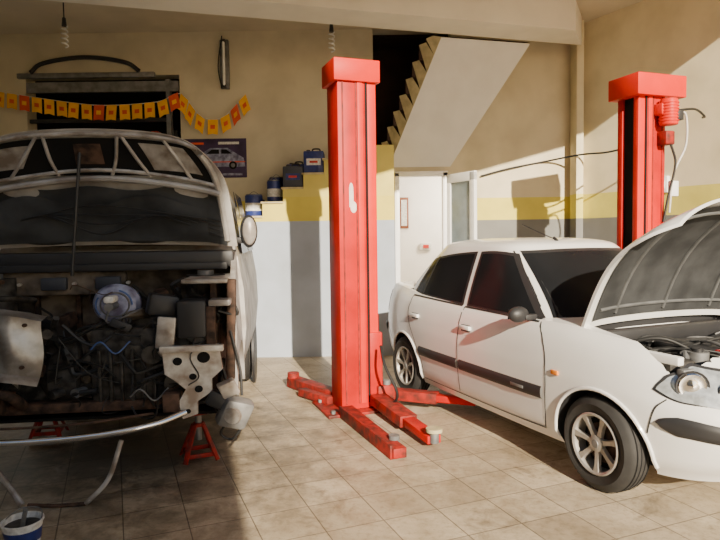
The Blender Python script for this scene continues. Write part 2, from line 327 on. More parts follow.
can(-1.375,8.02,1.827,0.115,0.27,'oil_can'); can(-1.11,8.02,2.007,0.09,0.27,'oil_can'); can(-1.12,8.35,2.007,0.10,0.34,'oil_can'); can(-1.37,8.36,1.827,0.09,0.22,'oil_can')
jerry(-0.845,8.03,2.187,0.26,0.27,'batt','car_battery'); jerry(-0.575,8.03,2.367,0.26,0.28,'navy','oil_jerrycan'); jerry(-0.84,8.40,2.187,0.26,0.34,'navy','oil_jerrycan'); jerry(-0.58,8.40,2.367,0.25,0.22,'batt','car_battery')
b=B(); b.tube([(1.7,8.57,2.36),(2.1,8.57,2.46),(2.6,8.57,2.55),(2.98,8.28,2.60),(3.2,7.9,2.58),(3.35,7.5,2.6)],0.012,'hose')
b.tube([(3.35,7.5,2.6),(3.2,7.0,2.65),(3.05,6.6,2.75)],0.012,'hose')
b.obj('wall_cable')
b=B(); rz=math.atan2(-0.866,0.5)
c=Vector((3.02,8.6,0))+d*1.35-n*0.03; b.box((c.x,c.y,2.12),(0.16,0.06,0.2),'pvc',(0,0,rz),0.01); b.box((c.x-0.03,c.y-0.02,2.12),(0.1,0.03,0.1),'cable',(0,0,rz),0.01); b.obj('junction_box')

# ------------------------------------------------------------------ two-post lift
lift=empty('two_post_car_lift')
def post(name,loc,ang,flip,H,motor):
    e=empty(name,loc,(0,0,ang)); e.parent=lift; s=-1 if flip else 1
    b=B()
    b.box((-0.02*s,0,H/2),(0.27,0.30,H-0.05),'red',bev=0.012)
    b.box((0.155*s,-0.11,H/2-0.03),(0.09,0.07,H-0.12),'redcap',bev=0.006)
    b.box((0.155*s,0.11,H/2-0.03),(0.09,0.07,H-0.12),'red',bev=0.006)
    b.box((0.14*s,0,H/2-0.05),(0.06,0.15,H-0.2),'dark')
    b.box((-0.11*s,-0.152,H/2),(0.012,0.008,H-0.15),'redworn'); b.box((0.05*s,-0.152,H/2),(0.05,0.010,H-0.15),'redcap',bev=0.003); b.box((0.012*s,-0.151,H/2),(0.012,0.006,H-0.15),'redworn'); b.box((0.105*s,-0.15,H/2),(0.02,0.012,H-0.15),'dark')
    if motor: b.box((0.05,0,H-0.10),(0.64,0.42,0.22),'redcap',bev=0.008)
    else: b.box((0.02*s,0,H-0.085),(0.42,0.36,0.19),'redcap',bev=0.008)
    b.box((0.0,0,0.012),(0.62,0.52,0.024),'redworn',bev=0.004)
    for x in (-.25,.25):
        for y in (-.2,.2): b.cyl((x,y,0.02),(x,y,0.05),0.02,'grey',6)
    b.box((0.17*s,0,0.42),(0.12,0.32,0.55),'red',bev=0.01)
    b.box((0.25*s,0,0.14),(0.16,0.40,0.16),'redworn',bev=0.01)
    for y in (-.15,.15): b.cyl((0.27*s,y,0.04),(0.27*s,y,0.26),0.035,'grey')
    if not flip:
        b.box((-0.04,-0.1515,1.87),(0.04,0.003,0.14),'scuff',bev=0.001); b.ball((-0.02,-0.15,1.80),(0.03,0.004,0.05),'scuff'); b.ball((-0.04,-0.15,1.95),(0.02,0.004,0.06),'scuff')
    if motor:
        b.box((0.09,-0.2,H-0.35),(0.20,0.12,0.12),'redcap',bev=0.02)
        b.lathe([(0.02,0),(0.085,0.01),(0.09,0.03),(0.09,0.24),(0.08,0.27),(0.03,0.28)],(0.1,-0.24,H-0.52),(0,0,1),'redcap',24,True)
        for i in range(7): b.lathe([(0.09,0),(0.098,0.004),(0.098,0.01),(0.09,0.014)],(0.1,-0.24,H-0.48+i*0.03),(0,0,1),'redcap',24)
        b.box((0.1,-0.2,H-0.64),(0.12,0.14,0.14),'redworn',bev=0.015)
        b.box((0.17,-0.30,H-0.42),(0.08,0.06,0.1),'black',bev=0.01)
        b.tube([(0.2,-0.25,H-0.38),(0.32,-0.25,H-0.40),(0.36,-0.22,H-0.7),(0.22,-0.2,H-1.0),(0.2,-0.17,H-1.4)],0.011,'cable')
        b.tube([(0.2,-0.25,H-0.36),(0.5,-0.2,H-0.32),(0.75,-0.1,H-0.36),(0.9,0.05,H-0.34)],0.012,'hose')
        b.tube([(0.12,-0.25,H-0.7),(0.2,-0.24,H-0.9),(0.16,-0.2,H-1.2),(0.12,-0.17,H-1.5)],0.012,'hose')
        b.box((0.25,-0.17,H-1.15),(0.10,0.05,0.16),'pvc',bev=0.008)
    b.obj(name+'_column',e); return e
post('left_post',(-0.08,5.45,0),math.radians(20),False,3.05,False)
post('right_post',(3.0,6.5,0),math.radians(20),True,3.15,True)
b=B()
def arm(p0,p1,w=0.1,pad=True,m='redworn'):
    p0=Vector(p0);p1=Vector(p1); mid=p0.lerp(p1,0.6)
    b.bar(p0,mid,w,0.09,m,0.006); b.bar(p0.lerp(p1,0.5),p1,w*0.72,0.06,'red',0.005)
    if pad:
        b.cyl(p1+Vector((0,0,-0.02)),p1+Vector((0,0,0.06)),0.035,'grey'); b.cyl(p1+Vector((0,0,0.06)),p1+Vector((0,0,0.085)),0.06,'concrete',24)
arm((0.14,5.33,0.11),(0.52,4.34,0.07),0.15)
arm((0.2,5.5,0.12),(0.98,5.15,0.12),0.12)
b.bar((-0.13,5.22,0.045),(0.26,4.14,0.045),0.10,0.07,'redworn'); b.bar((-0.19,5.16,0.05),(0.20,4.14,0.05),0.02,0.10,'redworn')
b.cyl((0.23,4.34,0.02),(0.23,4.34,0.11),0.04,'grey')
b.bar((-0.23,5.62,0.06),(-0.72,6.25,0.06),0.13,0.1,'redworn'); b.bar((-0.28,5.5,0.05),(-0.58,5.85,0.05),0.09,0.07,'redworn')
b.cyl((-0.70,6.2,0.1),(-0.70,6.2,0.16),0.06,'redworn')
arm((2.75,6.35,0.13),(2.3,5.4,0.12),0.12)
b.tube([(0.15,5.25,0.0+0.02),(0.3,5.05,0.2),(0.2,5.1,0.45),(0.17,5.22,0.6)],0.012,'hose')
b.obj('lift_arms',lift)

# ------------------------------------------------------------------ white car
car=empty('car',(1.625,5.03,0),(0,0,math.atan2(-0.920,0.391)))
def lerpt(tab,x):
    if x<=tab[0][0]: return tab[0][1]
    for (a,b_),(c,d_) in zip(tab,tab[1:]):
        if x<=c:
            t=(x-a)/(c-a); t=t*t*(3-2*t)*0.5+t*0.5; return b_+(d_-b_)*t
    return tab[-1][1]
ZT=[(-2.15,0.95),(-1.95,1.04),(-1.5,1.05),(-0.9,1.00),(0.2,0.97),(0.95,0.965),(1.4,0.92),(1.75,0.85),(2.0,0.77)]
ZBt=[(-2.15,0.34),(-1.7,0.24),(-0.9,0.19),(0.9,0.19),(1.6,0.19),(2.0,0.21)]
XF=[(0,1.84),(0.2,1.95),(0.42,2.0),(0.6,2.0),(0.68,1.94),(0.85,1.87),(1,1.74)]
XR=[(0,-1.95),(0.2,-2.10),(0.45,-2.13),(0.6,-2.10),(1,-2.03)]
HW=[(0,0.74),(0.12,0.79),(0.40,0.815),(0.6,0.82),(0.8,0.805),(0.93,0.775),(1,0.735)]
NE=4.0
def bodyP(th,t,off=0.0):
    xf=lerpt(XF,t); xr=lerpt(XR,t); hw=lerpt(HW,t)+off; c=math.cos(th); s=math.sin(th)
    a=(xf-xr)/2+off; xc=(xf+xr)/2
    e=2/NE
    x=xc+a*math.copysign(abs(c)**e,c); y=hw*math.copysign(abs(s)**e,s)
    zt=lerpt(ZT,x); zb=lerpt(ZBt,x); return Vector((x,y,zb+(zt-zb)*t))
def bodyXZ(x,z,off=0.0,side=-1):
    zt=lerpt(ZT,x); zb=lerpt(ZBt,x); t=min(1,max(0,(z-zb)/(zt-zb)))
    xf=lerpt(XF,t); xr=lerpt(XR,t); a=(xf-xr)/2; xc=(xf+xr)/2
    u=min(1,abs((x-xc)/a)); hw=lerpt(HW,t)
    return Vector((x,side*(hw*(1-u**NE)**(1/NE)+off),z))
NTH=160
def thetas():
    out=[i/NTH*2*math.pi for i in range(NTH)]; extra=[]
    for k in range(4):
        for e in (0.0004,0.0012,0.003,0.006,0.011,0.018,0.026): extra+= [k*math.pi/2+e,(k+1)*math.pi/2-e]
    return sorted(set(out+extra))
TH=thetas()
TL=[0,0.03,0.08,0.14,0.2,0.3,0.4,0.5,0.58,0.64,0.72,0.8,0.87,0.93,0.97,1.0]
rings=[[bodyP(th,t) for th in TH] for t in TL]
def inward(f,dz):
    return [Vector((p.x*1.0-(p.x-0.0)*(1-f)*0.35, p.y*f, p.z+dz)) for p in rings[len(TL)-1]]
rings=rings+[inward(0.85,0.018),inward(0.5,0.035),inward(0.1,0.04)]
b=B(); b.ring_loft(rings,'white'); body=b.obj('body',car)
cut=B()
for x in (1.235,-1.235):
    for s in (1,-1): cut.lathe([(0.325,0),(0.325,0.4)],(x,s*0.55 if s>0 else -0.95,0.285),(0,1,0),'dark',48,True)
cut.box((1.33,0,0.85),(0.74,1.26,0.8),'dark')
cut.box((-0.3,0,0.72),(1.9,1.40,0.8),'dark')
co=cut.obj('cutter',car)
md=body.modifiers.new('c','BOOLEAN'); md.operation='DIFFERENCE'; md.object=co; md.solver='EXACT'
bpy.context.view_layer.update()
dg=bpy.context.evaluated_depsgraph_get(); me=bpy.data.meshes.new_from_object(body.evaluated_get(dg))
body.modifiers.clear(); body.data=me
bpy.data.objects.remove(co)
me.materials.clear(); me.materials.append(M['white']); me.materials.append(M['black'])
for p in me.polygons:
    c=p.center; dk=False
    for ax in (1.235,-1.235):
        if math.hypot(c.x-ax,c.z-0.285)<0.327 and abs(c.y)<0.86:
            if abs(c.y)<0.57 or abs(p.normal.y)<0.3: dk=True
    if c.z>0.44 and abs(c.y)<0.632 and 0.955<c.x<1.705: dk=True
    if c.z<0.21 and abs(p.normal.z)>0.8: dk=True
    if c.z>0.3 and abs(c.y)<0.705 and -1.26<c.x<0.66: dk=True
    p.material_index=1 if dk else 0; p.use_smooth=True
me.set_sharp_from_angle(angle=math.radians(32))
def GH(s_):
    return (0.98-0.76*s_**1.15, -1.60+0.62*s_**1.2, 0.755-0.175*s_**1.2)
GN=5.0; GZ0=0.90; GZ1=1.445
def ghP(th,s_,off=0):
    xf,xr,hw=GH(s_); a=(xf-xr)/2+off; xc=(xf+xr)/2; c=math.cos(th); s=math.sin(th); e=2/GN
    return Vector((xc+a*math.copysign(abs(c)**e,c),(hw+off)*math.copysign(abs(s)**e,s),GZ0+(GZ1-GZ0)*s_))
rings=[[ghP(th,i/8) for th in TH] for i in range(9)]
tp=rings[-1]; xc=-0.37
for f,dz in ((0.975,0.014),(0.93,0.028),(0.84,0.043),(0.7,0.056),(0.45,0.067),(0.05,0.071)):
    rings.append([Vector((xc+(p.x-xc)*f,p.y*f,p.z+dz)) for p in tp])
b=B(); b.ring_loft(rings,'white')
def ghXZ(x,z,off,side):
    s_=(z-GZ0)/(GZ1-GZ0); xf,xr,hw=GH(s_); a=(xf-xr)/2; xc=(xf+xr)/2; u=min(1,abs((x-xc)/a))
    return Vector((x,side*(hw*(1-u**GN)**(1/GN)+off),z))
def ghYZ(y,z,off,front=True):
    s_=(z-GZ0)/(GZ1-GZ0); xf,xr,hw=GH(s_); a=(xf-xr)/2; xc=(xf+xr)/2; v=min(1,abs(y)/hw)
    x=a*(1-v**GN)**(1/GN)+off; return Vector((xc+x if front else xc-x,y,z))
def quadpatch(fn,Q,m,off,n=12,k=8):
    def f(u,v):
        a=Vector(Q[0]).lerp(Vector(Q[1]),u); c=Vector(Q[3]).lerp(Vector(Q[2]),u); p=a.lerp(c,v)
        zz=p.y+ (0.012*math.sin(math.pi*u) if v>0.5 else 0)*(v-0.5)*2
        return fn(p.x,zz,off)
    b.grid(f,n,k,m)
for s in (-1,1):
    fs=lambda x,z,o,s=s: ghXZ(x,z,o,s)
    quadpatch(fs,[(0.70,0.955),(-0.20,0.975),(-0.20,1.41),(0.20,1.40)],'black',0.004)
    quadpatch(fs,[(0.62,0.972),(-0.17,0.99),(-0.17,1.39),(0.18,1.38)],'glass',0.008)
    quadpatch(fs,[(-0.25,0.975),(-1.15,1.01),(-0.98,1.33),(-0.25,1.41)],'black',0.004)
    quadpatch(fs,[(-0.28,0.99),(-1.10,1.025),(-0.96,1.31),(-0.28,1.39)],'glass',0.008)
    quadpatch(fs,[(-0.93,1.01),(-0.955,1.01),(-0.86,1.35),(-0.83,1.35)],'black',0.011)
quadpatch(lambda y,z,o: ghYZ(y,z,o,True),[(-0.70,0.93),(0.70,0.93),(0.545,1.42),(-0.545,1.42)],'black',0.004,24,8)
quadpatch(lambda y,z,o: ghYZ(y,z,o,True),[(-0.665,0.95),(0.665,0.95),(0.52,1.40),(-0.52,1.40)],'glass',0.008,24,8)
quadpatch(lambda y,z,o: ghYZ(y,z,o,False),[(-0.66,1.03),(0.66,1.03),(0.52,1.40),(-0.52,1.40)],'glass',0.006,24,8)
b.tube([(0.10,-0.1,1.50),(-0.1,-0.1,1.56),(-0.32,-0.1,1.63)],0.004,'black')
b.cyl((0.12,-0.1,1.49),(0.08,-0.1,1.515),0.012,'black')
b.tube([(0.99,-0.25,0.97),(0.88,0.1,1.02),(0.87,0.4,1.03)],0.009,'black')
b.obj('cabin',car,ang=28)
b=B()
def strip(pts,w,m,off,s,fn=bodyXZ):
    P=cr([(p[0],0,p[1]) for p in pts],6)
    for i in range(len(P)-1):
        a,c=P[i],P[i+1]; dd=(c-a)
        if dd.length<1e-5: continue
        nn=Vector((-dd.z,0,dd.x)).normalized()*w/2
        a2=a-dd*0.02; c2=c+dd*0.02
        vs=[fn(v.x,v.z,off,s) for v in (a2-nn,c2-nn,c2+nn,a2+nn)]; b.add(vs,[(0,1,2,3)],m)
for s in (-1,1):
    strip([(0.70,0.955),(0.80,0.80),(0.83,0.60),(0.80,0.27)],0.009,'seam',0.0025,s)
    strip([(-0.22,0.96),(-0.23,0.7),(-0.24,0.27)],0.009,'seam',0.0025,s)
    strip([(0.80,0.26),(0.3,0.25),(-0.85,0.25)],0.008,'seam',0.0025,s)
    strip([(-1.10,0.99),(-1.13,0.80),(-1.0,0.60),(-0.88,0.42),(-0.85,0.26)],0.009,'seam',0.0025,s)
    strip([(-0.22,0.965),(0.68,0.955)],0.012,'black',0.004,s); strip([(-0.26,0.97),(-1.1,0.99)],0.012,'black',0.004,s)
    for (xa,xb) in ((0.79,-0.21),(-0.25,-0.90)):
        def f(u,v,xa=xa,xb=xb):
            x=xa+(xb-xa)*u; z=0.455+0.085*v; return bodyXZ(x,z,0.012-0.012*(2*v-1)**4,s)
        b.grid(f,16,6,'black')
    p=bodyXZ(0.55,0.498,0.014,s); b.box(p,(0.14,0.004,0.020),'grey',bev=0.001)
    for x in (-0.12,-0.98):
        p=bodyXZ(x,0.81,0.012,s); b.box(p,(0.15,0.03,0.035),'white',bev=0.01); p=bodyXZ(x,0.805,0.002,s); b.box(p,(0.12,0.012,0.055),'black',bev=0.005)
    p=bodyXZ(0.92,0.66,0.004,s); b.box(p,(0.065,0.014,0.03),'orange',bev=0.005)
    strip([(1.56,0.44),(1.60,0.58),(1.66,0.66)],0.008,'seam',0.003,s); strip([(-1.56,0.5),(-1.75,0.62),(-1.95,0.64)],0.008,'seam',0.003,s)
    for ax in (1.235,-1.235):
        lip=[]
        for i in range(25):
            a=math.radians(-8+196*i/24); x=ax+0.335*math.cos(a); z=0.285+0.335*math.sin(a); z=max(z,0.2)
            lip.append(bodyXZ(x,z,0.002,s))
        b.tube(lip,0.012,'white',8,1)
    p=Vector((0.60,s*0.85,1.0)); b.ball(p,(0.05,0.08,0.055),'black'); b.box((0.62,s*0.77,0.98),(0.05,0.1,0.04),'black',bev=0.01)
    b.box((0.56,s*0.85,1.0),(0.01,0.11,0.07),'glass')
def thx(x,t,s):
    xf=lerpt(XF,t); xr=lerpt(XR,t); a=(xf-xr)/2; xc=(xf+xr)/2
    return s*math.acos(max(0,min(1,((x-xc)/a)))**(NE/2))
for s in (-1,1):
    def f(u,v):
        vv=v; t=0.69+0.27*vv - 0.05*u*vv - 0.01*(1-u); th=thx(1.60+0.03*v,t,s)*(1-u)+s*0.14*u
        return bodyP(th,t+0.10*(max(0,1-u*4)**2)*(0.5-v),0.010)
    b.grid(f,28,10,'lens')
    def f2(u,v):
        t=0.675+0.30*v-0.05*u*v-0.01*(1-u); th=thx(1.585+0.03*v,t,s)*(1-u)+s*0.12*u; return bodyP(th,min(0.985,t+0.10*(max(0,1-u*4)**2)*(0.5-v)),0.004)
    b.grid(f2,28,10,'black')
    for t,th,r in ((0.81,0.56,0.074),(0.80,0.30,0.066)):
        p=bodyP(s*th,t,0.012); q_=bodyP(s*th,t,0.03); dr=(q_-p).normalized()
        b.lathe([(r*1.15,-0.002),(r*1.12,0.004),(r,0.002)],p,dr,'black',20)
        b.lathe([(r,0),(r*0.9,0.008),(r*0.6,0.004),(r*0.35,0.012),(0.001,0.016)],p,dr,'chrome',20)
    b.grid(lambda u,v: bodyP(s*(math.pi-0.15-0.5*u),0.62+0.3*v,0.006),12,6,'redlens')
def bs(u,v):
    th=-0.86+1.72*u; w_=min(1,(0.5-abs(u-0.5))*14)**0.5
    return bodyP(th,0.48+0.16*(v-0.5)*w_,0.018-0.014*(2*v-1)**4)
b.grid(bs,70,6,'black')
b.grid(lambda u,v: bodyP(math.pi-0.8+1.6*u,0.38+0.12*v,0.016-0.012*(2*v-1)**4),40,5,'black')
b.grid(lambda u,v: bodyP(-0.25+0.5*u,0.06+0.20*v,0.005),30,4,'black')
b.grid(lambda u,v: bodyP(-0.07+0.14*u,0.70+0.15*v,0.006),20,4,'black')
b.box((2.02,0,0.43),(0.012,0.5,0.11),'label'); b.box((-2.15,0,0.55),(0.012,0.5,0.11),'label')
b.obj('trim_parts',car)
# hood (open)
b=B()
hx,hz=0.98,0.985; ang=math.radians(49); LH=1.0
def hoodP(u,v,off=0):
    hw=0.70-0.05*u-0.10*max(0,(u-0.8)/0.2)**2
    l=LH*u*(1-0.03*v*v)-0.10*abs(v)**3*(min(1,u/0.8))**3
    bul=0.13*math.sin(math.pi*min(1,u*0.95)) - 0.06*v*v*(0.5+0.5*u)-0.03*abs(v)**8
    bul+=off
    return Vector((hx+l*math.cos(ang)-bul*math.sin(ang), hw*v, hz+l*math.sin(ang)+bul*math.cos(ang)))
b.grid(lambda u,v: hoodP(u,2*v-1,0),28,28,'white')
b.grid(lambda u,v: hoodP(u,2*v-1,-0.022),28,28,'white')
def edge(fn0,n=28): b.grid(lambda u,v: fn0(u,-0.022*v),n,1,'white')
edge(lambda u,o: hoodP(u,-1,o)); edge(lambda u,o: hoodP(u,1,o)); edge(lambda u,o: hoodP(1,2*u-1,o)); edge(lambda u,o: hoodP(0,2*u-1,o))
b.grid(lambda u,v: hoodP(0.05+0.89*u,(2*v-1)*0.90,-0.030),28,28,'liner')
for vv in (-0.62,0,0.62): b.tube([hoodP(0.08+0.8*i/8,vv,-0.032) for i in range(9)],0.012,'linerrib',8,1)
for uu in (0.12,0.86): b.tube([hoodP(uu,-0.84+1.68*i/10,-0.032) for i in range(11)],0.012,'linerrib',8,1)
b.tube([hoodP(0.75,0.6,-0.03),(1.6,0.62,0.85)],0.007,'grey',8,1)
b.obj('hood',car)
b=B()
b.box((1.30,0,0.60),(0.55,0.60,0.3),'engine',bev=0.03); b.box((1.3,0.05,0.81),(0.42,0.40,0.07),'black',bev=0.02)
b.box((1.15,-0.44,0.74),(0.24,0.18,0.2),'black',bev=0.01); b.box((1.45,-0.46,0.76),(0.26,0.22,0.12),'engine',bev=0.03)
b.cyl((1.2,0.47,0.5),(1.2,0.47,0.82),0.10,'engine'); b.cyl((1.52,-0.28,0.74),(1.52,-0.28,0.85),0.06,'grey'); b.cyl((1.52,-0.28,0.85),(1.52,-0.28,0.87),0.03,'black')
b.box((1.68,0,0.76),(0.05,1.24,0.10),'grey',bev=0.01); b.box((1.02,0,0.86),(0.1,1.2,0.12),'black',bev=0.02)
b.box((1.33,-0.61,0.85),(0.70,0.05,0.05),'white',bev=0.01); b.box((1.33,0.61,0.85),(0.70,0.05,0.05),'white',bev=0.01)
b.box((1.55,-0.05,0.82),(0.10,0.14,0.05),'redlens',bev=0.01)
for i in range(30):
    p=Vector((random.uniform(1.05,1.62),random.uniform(-.5,.5),random.uniform(.76,.85)))
    qv=Vector((random.uniform(1.05,1.62),random.uniform(-.55,.55),random.uniform(.72,.84)))
    b.tube([p,(p+qv)/2+Vector((random.uniform(-.1,.1),random.uniform(-.1,.1),random.uniform(0.02,.08))),qv],random.choice([0.006,0.010,0.018]),random.choice(['hose','hose','hose','grey']))
b.obj('engine_bay',car)
def wheel(par,name,x,y,r=0.288,w=0.175,side=-1):
    b=B(); s=side
    rr=r; rim=0.185
    prof=[(rim,-w/2+0.01),(rim+0.03,-w/2),(rr-0.05,-w/2-0.006),(rr-0.02,-w/2+0.012),(rr-0.004,-w/2+0.03),(rr,-0.03),(rr,0.03),(rr-0.004,w/2-0.03),(rr-0.02,w/2-0.012),(rr-0.05,w/2+0.006),(rim+0.03,w/2),(rim,w/2-0.01)]
    b.lathe(prof,(0,0,0),(0,1,0),'rubber',48)
    for k in (-0.045,-0.015,0.015,0.045): b.lathe([(rr+0.0005,k-0.004),(rr+0.002,k-0.003),(rr+0.002,k+0.003),(rr+0.0005,k+0.004)],(0,0,0),(0,1,0),'dark',48)
    o=s*(w/2)
    b.lathe([(rim+0.002,o*0.98),(rim-0.006,o*1.04),(rim-0.018,o*0.95),(rim-0.024,o*0.6),(rim-0.03,-o*0.7)],(0,0,0),(0,1,0),'alloy',48)
    b.lathe([(rim-0.02,o*0.05),(0.01,o*0.05)],(0,0,0),(0,1,0),'dark',32)
    b.lathe([(0.12,o*0.2),(0.118,o*0.3),(0.02,o*0.3)],(0,0,0),(0,1,0),'rust',32)
    ns=7
    for i in range(ns):
        a=2*math.pi*i/ns+0.3; dr=Vector((math.cos(a),0,math.sin(a))); tn=Vector((-math.sin(a),0,math.cos(a))); Y=Vector((0,1,0))
        rg=[]
        for rad,wd,yo in ((0.03,0.022,0.72),(0.08,0.016,0.76),(0.13,0.017,0.84),(rim-0.014,0.026,0.90)):
            c=dr*rad+Y*o*yo; rg.append([c-tn*wd-Y*s*0.02,c-tn*wd*0.8+Y*s*0.004,c+tn*wd*0.8+Y*s*0.004,c+tn*wd-Y*s*0.02])
        b.ring_loft(rg,'alloy')
    b.lathe([(0.052,o*0.6),(0.05,o*0.82),(0.03,o*0.88),(0.001,o*0.88)],(0,0,0),(0,1,0),'alloy',24)
    b.lathe([(0.026,o*0.88),(0.024,o*0.92),(0.001,o*0.92)],(0,0,0),(0,1,0),'grey',24)
    return b.obj(name,par,(x,y,r))
for i,(x,s) in enumerate(((1.235,-1),(1.235,1),(-1.235,-1),(-1.235,1))): wheel(car,'wheel_%d'%(i+1),x,s*0.70,side=s)

# ------------------------------------------------------------------ dismantled van
van=empty('van',(-1.75,3.74,0),(0,0,math.radians(7))); van.scale=(1.15,1,1)
b=B()
def sec(y,roof,zb=0.42,tw=1.0):
    rw=0.46
    half=[(0.76,zb),(0.82,zb+0.15),(0.845,0.85),(0.835,1.15),(0.80,1.40)]
    if roof>1.5:
        k=(roof-1.45); half+= [(0.80-(0.80-rw-0.1)*0.6*min(1,k/0.8),1.45+k*0.55),(rw+0.10,roof-0.12),(rw,roof-0.03),(0,roof)]
    else: half+= [(0.78,1.43),(0.7,1.45),(0.5,1.46),(0,1.47)]
    pts=half+[(-x,z) for x,z in half[-2::-1]]
    return [Vector((x*tw,y,z)) for x,z in pts]
rings=[sec(0.85,1.45),sec(1.0,1.46)]+[sec(1.0+0.2*i,1.46+(2.26-1.46)*math.sin(math.pi/2*i/4)) for i in range(1,5)]+[sec(2.3,2.28),sec(3.0,2.26),sec(3.25,2.14,0.5,0.97)]
b.ring_loft(rings,'silver')
b.grid(lambda u,v: Vector(((2*u-1)*(0.70-0.2*v),0.98+0.62*v-0.04-0.10*math.sin(v*3.1),1.50+0.60*v)),10,8,'glass')
for s in (-1,1):
    b.add([(s*0.815,1.15,1.42),(s*0.815,1.95,1.42),(s*0.71,1.95,1.98),(s*0.725,1.62,1.96)],[(0,1,2,3)],'glass')
    b.add([(s*0.815,2.05,1.42),(s*0.815,2.9,1.42),(s*0.71,2.85,1.98),(s*0.71,2.05,1.98)],[(0,1,2,3)],'glass')
    b.ball((s*0.87,1.00,1.60),(0.06,0.05,0.13),'black'); b.box((s*0.82,1.04,1.53),(0.10,0.05,0.05),'black',bev=0.01); b.ball((s*0.875,0.975,1.60),(0.048,0.04,0.11),'silver')
    # wheel-arch shadow pockets for the rear wheels
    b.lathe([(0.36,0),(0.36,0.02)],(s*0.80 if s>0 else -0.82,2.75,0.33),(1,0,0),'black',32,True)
b.obj('van_body',van,ang=40)
b=B()
for s in (-1,1):
    pl=[(0.20,1.24),(0.85,1.46),(0.85,0.45)]+[(0.52+0.31*math.cos(a),0.48+0.33*math.sin(a)) for a in [math.radians(t) for t in range(0,181,15)]]+[(0.18,0.5),(0.12,0.80)]
    b.prism(pl,lambda y,z,s=s:(s*(0.83-0.05*max(0,(z-1.2)*3)),y,z),lambda y,z,s=s:(s*(0.80-0.05*max(0,(z-1.2)*3)),y,z),'silver')
    b.box((s*0.70,0.50,0.90),(0.04,0.62,0.75),'rust',bev=0.01); b.box((s*0.66,0.42,1.27),(0.26,0.62,0.03),'bare' if s>0 else 'rust',bev=0.01)
    b.cyl((s*0.62,0.55,0.6),(s*0.62,0.55,1.29),0.12,'engine'); b.cyl((s*0.62,0.55,1.29),(s*0.62,0.55,1.32),0.05,'grey')
    b.box((s*0.48,0.36,0.52),(0.09,0.80,0.12),'rust',bev=0.01)
    b.cyl((s*0.66,0.52,0.46),(s*0.78,0.52,0.46),0.15,'rust',24)
    b.box((s*0.80,0.14,0.95),(0.05,0.06,0.66),'rust',(0,s*0.03,0),0.01)
b.box((0,0.84,0.88),(1.56,0.04,1.06),'fire'); b.box((0,0.74,1.40),(1.58,0.24,0.12),'black',bev=0.02); b.box((0,0.60,1.35),(1.5,0.03,0.05),'black',bev=0.005)
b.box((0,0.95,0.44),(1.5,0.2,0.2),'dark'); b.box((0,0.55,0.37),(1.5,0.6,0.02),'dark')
b.box((-0.35,0.66,1.24),(0.95,0.05,0.17),'fire',bev=0.02)
for x in (-0.62,-0.30,0.02): b.box((x,0.62,1.24),(0.15,0.05,0.09),'batt',bev=0.01); b.cyl((x+0.12,0.63,1.24),(x+0.12,0.60,1.24),0.012,'bare',12)
for x in (-0.7,-0.45,-0.2,0.1,0.4,0.65): b.box((x,0.77,1.0),(0.03,0.04,0.4),'rust',bev=0.005)
bx,by,bz=0.14,0.24,1.12
b.lathe([(0.02,0),(0.10,0.015),(0.115,0.02),(0.13,0.05),(0.135,0.06),(0.13,0.07),(0.125,0.14),(0.115,0.16)],(bx,by,bz),(0,1,0),'postl',32,True)
b.lathe([(0.075,0.008),(0.08,0.002),(0.085,0.010)],(bx,by,bz),(0,1,0),'grey',32)
b.cyl((bx,by,bz),(bx,by-0.14,bz),0.026,'grey'); b.box((bx,by-0.08,bz+0.045),(0.06,0.12,0.045),'label',bev=0.015)
for i in range(2): b.tube([(bx+(0.10)*math.cos(a),by-0.01,bz+0.10*math.sin(a)) for a in [i*2.6+k*0.25 for k in range(6)]],0.005,'blue')
b.cyl((bx,by+0.15,bz),(bx,0.8,bz),0.05,'engine')
b.box((0.28,0.42,0.72),(0.56,0.42,0.50),'engine',bev=0.03); b.box((0.32,0.46,0.98),(0.42,0.30,0.10),'engine',bev=0.03)
b.cyl((0.53,0.2,0.60),(0.53,0.12,0.60),0.11,'engine',28); b.cyl((0.36,0.2,0.80),(0.36,0.13,0.80),0.06,'engine',24); b.cyl((0.60,0.25,0.92),(0.60,0.15,0.92),0.055,'grey',24)
for k in range(8): b.box((0.06+0.06*k,0.20,0.66),(0.018,0.05,0.34),'engine',bev=0.004)
b.lathe([(0.06,0),(0.17,0.10),(0.19,0.22),(0.19,0.26)],(-0.34,0.40,0.62),(1,0,0),'engine',28,True)
b.cyl((-0.55,0.4,0.60),(-0.3,0.4,0.62),0.10,'engine'); b.box((-0.62,0.45,0.60),(0.24,0.30,0.34),'engine',bev=0.04)
b.box((0.60,0.08,1.04),(0.16,0.2,0.24),'black',bev=0.02); b.box((0.42,0.15,1.12),(0.16,0.14,0.14),'black',(0,0.2,0.3),0.02)
b.box((-0.2,0.5,0.50),(0.9,0.4,0.2),'engine',bev=0.03)
# curved sheet-metal heat shield with a dented face and a flared lower lip
def shield(u,v):
    return Vector((-0.50+0.27*u+0.03*v+0.012*math.sin(5*v),0.10-0.09*math.sin(math.pi*u)+0.010*math.sin(6*v+4*u)+0.006*math.sin(11*u),0.74+0.36*v-0.06*u+0.02*math.sin(3*u)))
b.grid(shield,24,24,'foil')
b.grid(lambda u,v: shield(u,0)+Vector((0,-0.05*v,-0.04*v)),20,3,'foil')
b.grid(lambda u,v: shield(u,1)+Vector((0,0.10*v,0.02*v)),20,3,'foil')
for u_,v_ in ((0.2,0.85),(0.75,0.88),(0.22,0.15),(0.7,0.15)): 
    p=shield(u_,v_); b.cyl(p+Vector((0,-0.012,0)),p+Vector((0,0.01,0)),0.012,'rust',10)
b.tube([(-0.60,0.12,1.02),(-0.66,0.10,0.85),(-0.55,0.04,0.66),(-0.38,0.06,0.58),(-0.36,0.2,0.48)],0.033,'rust',12)
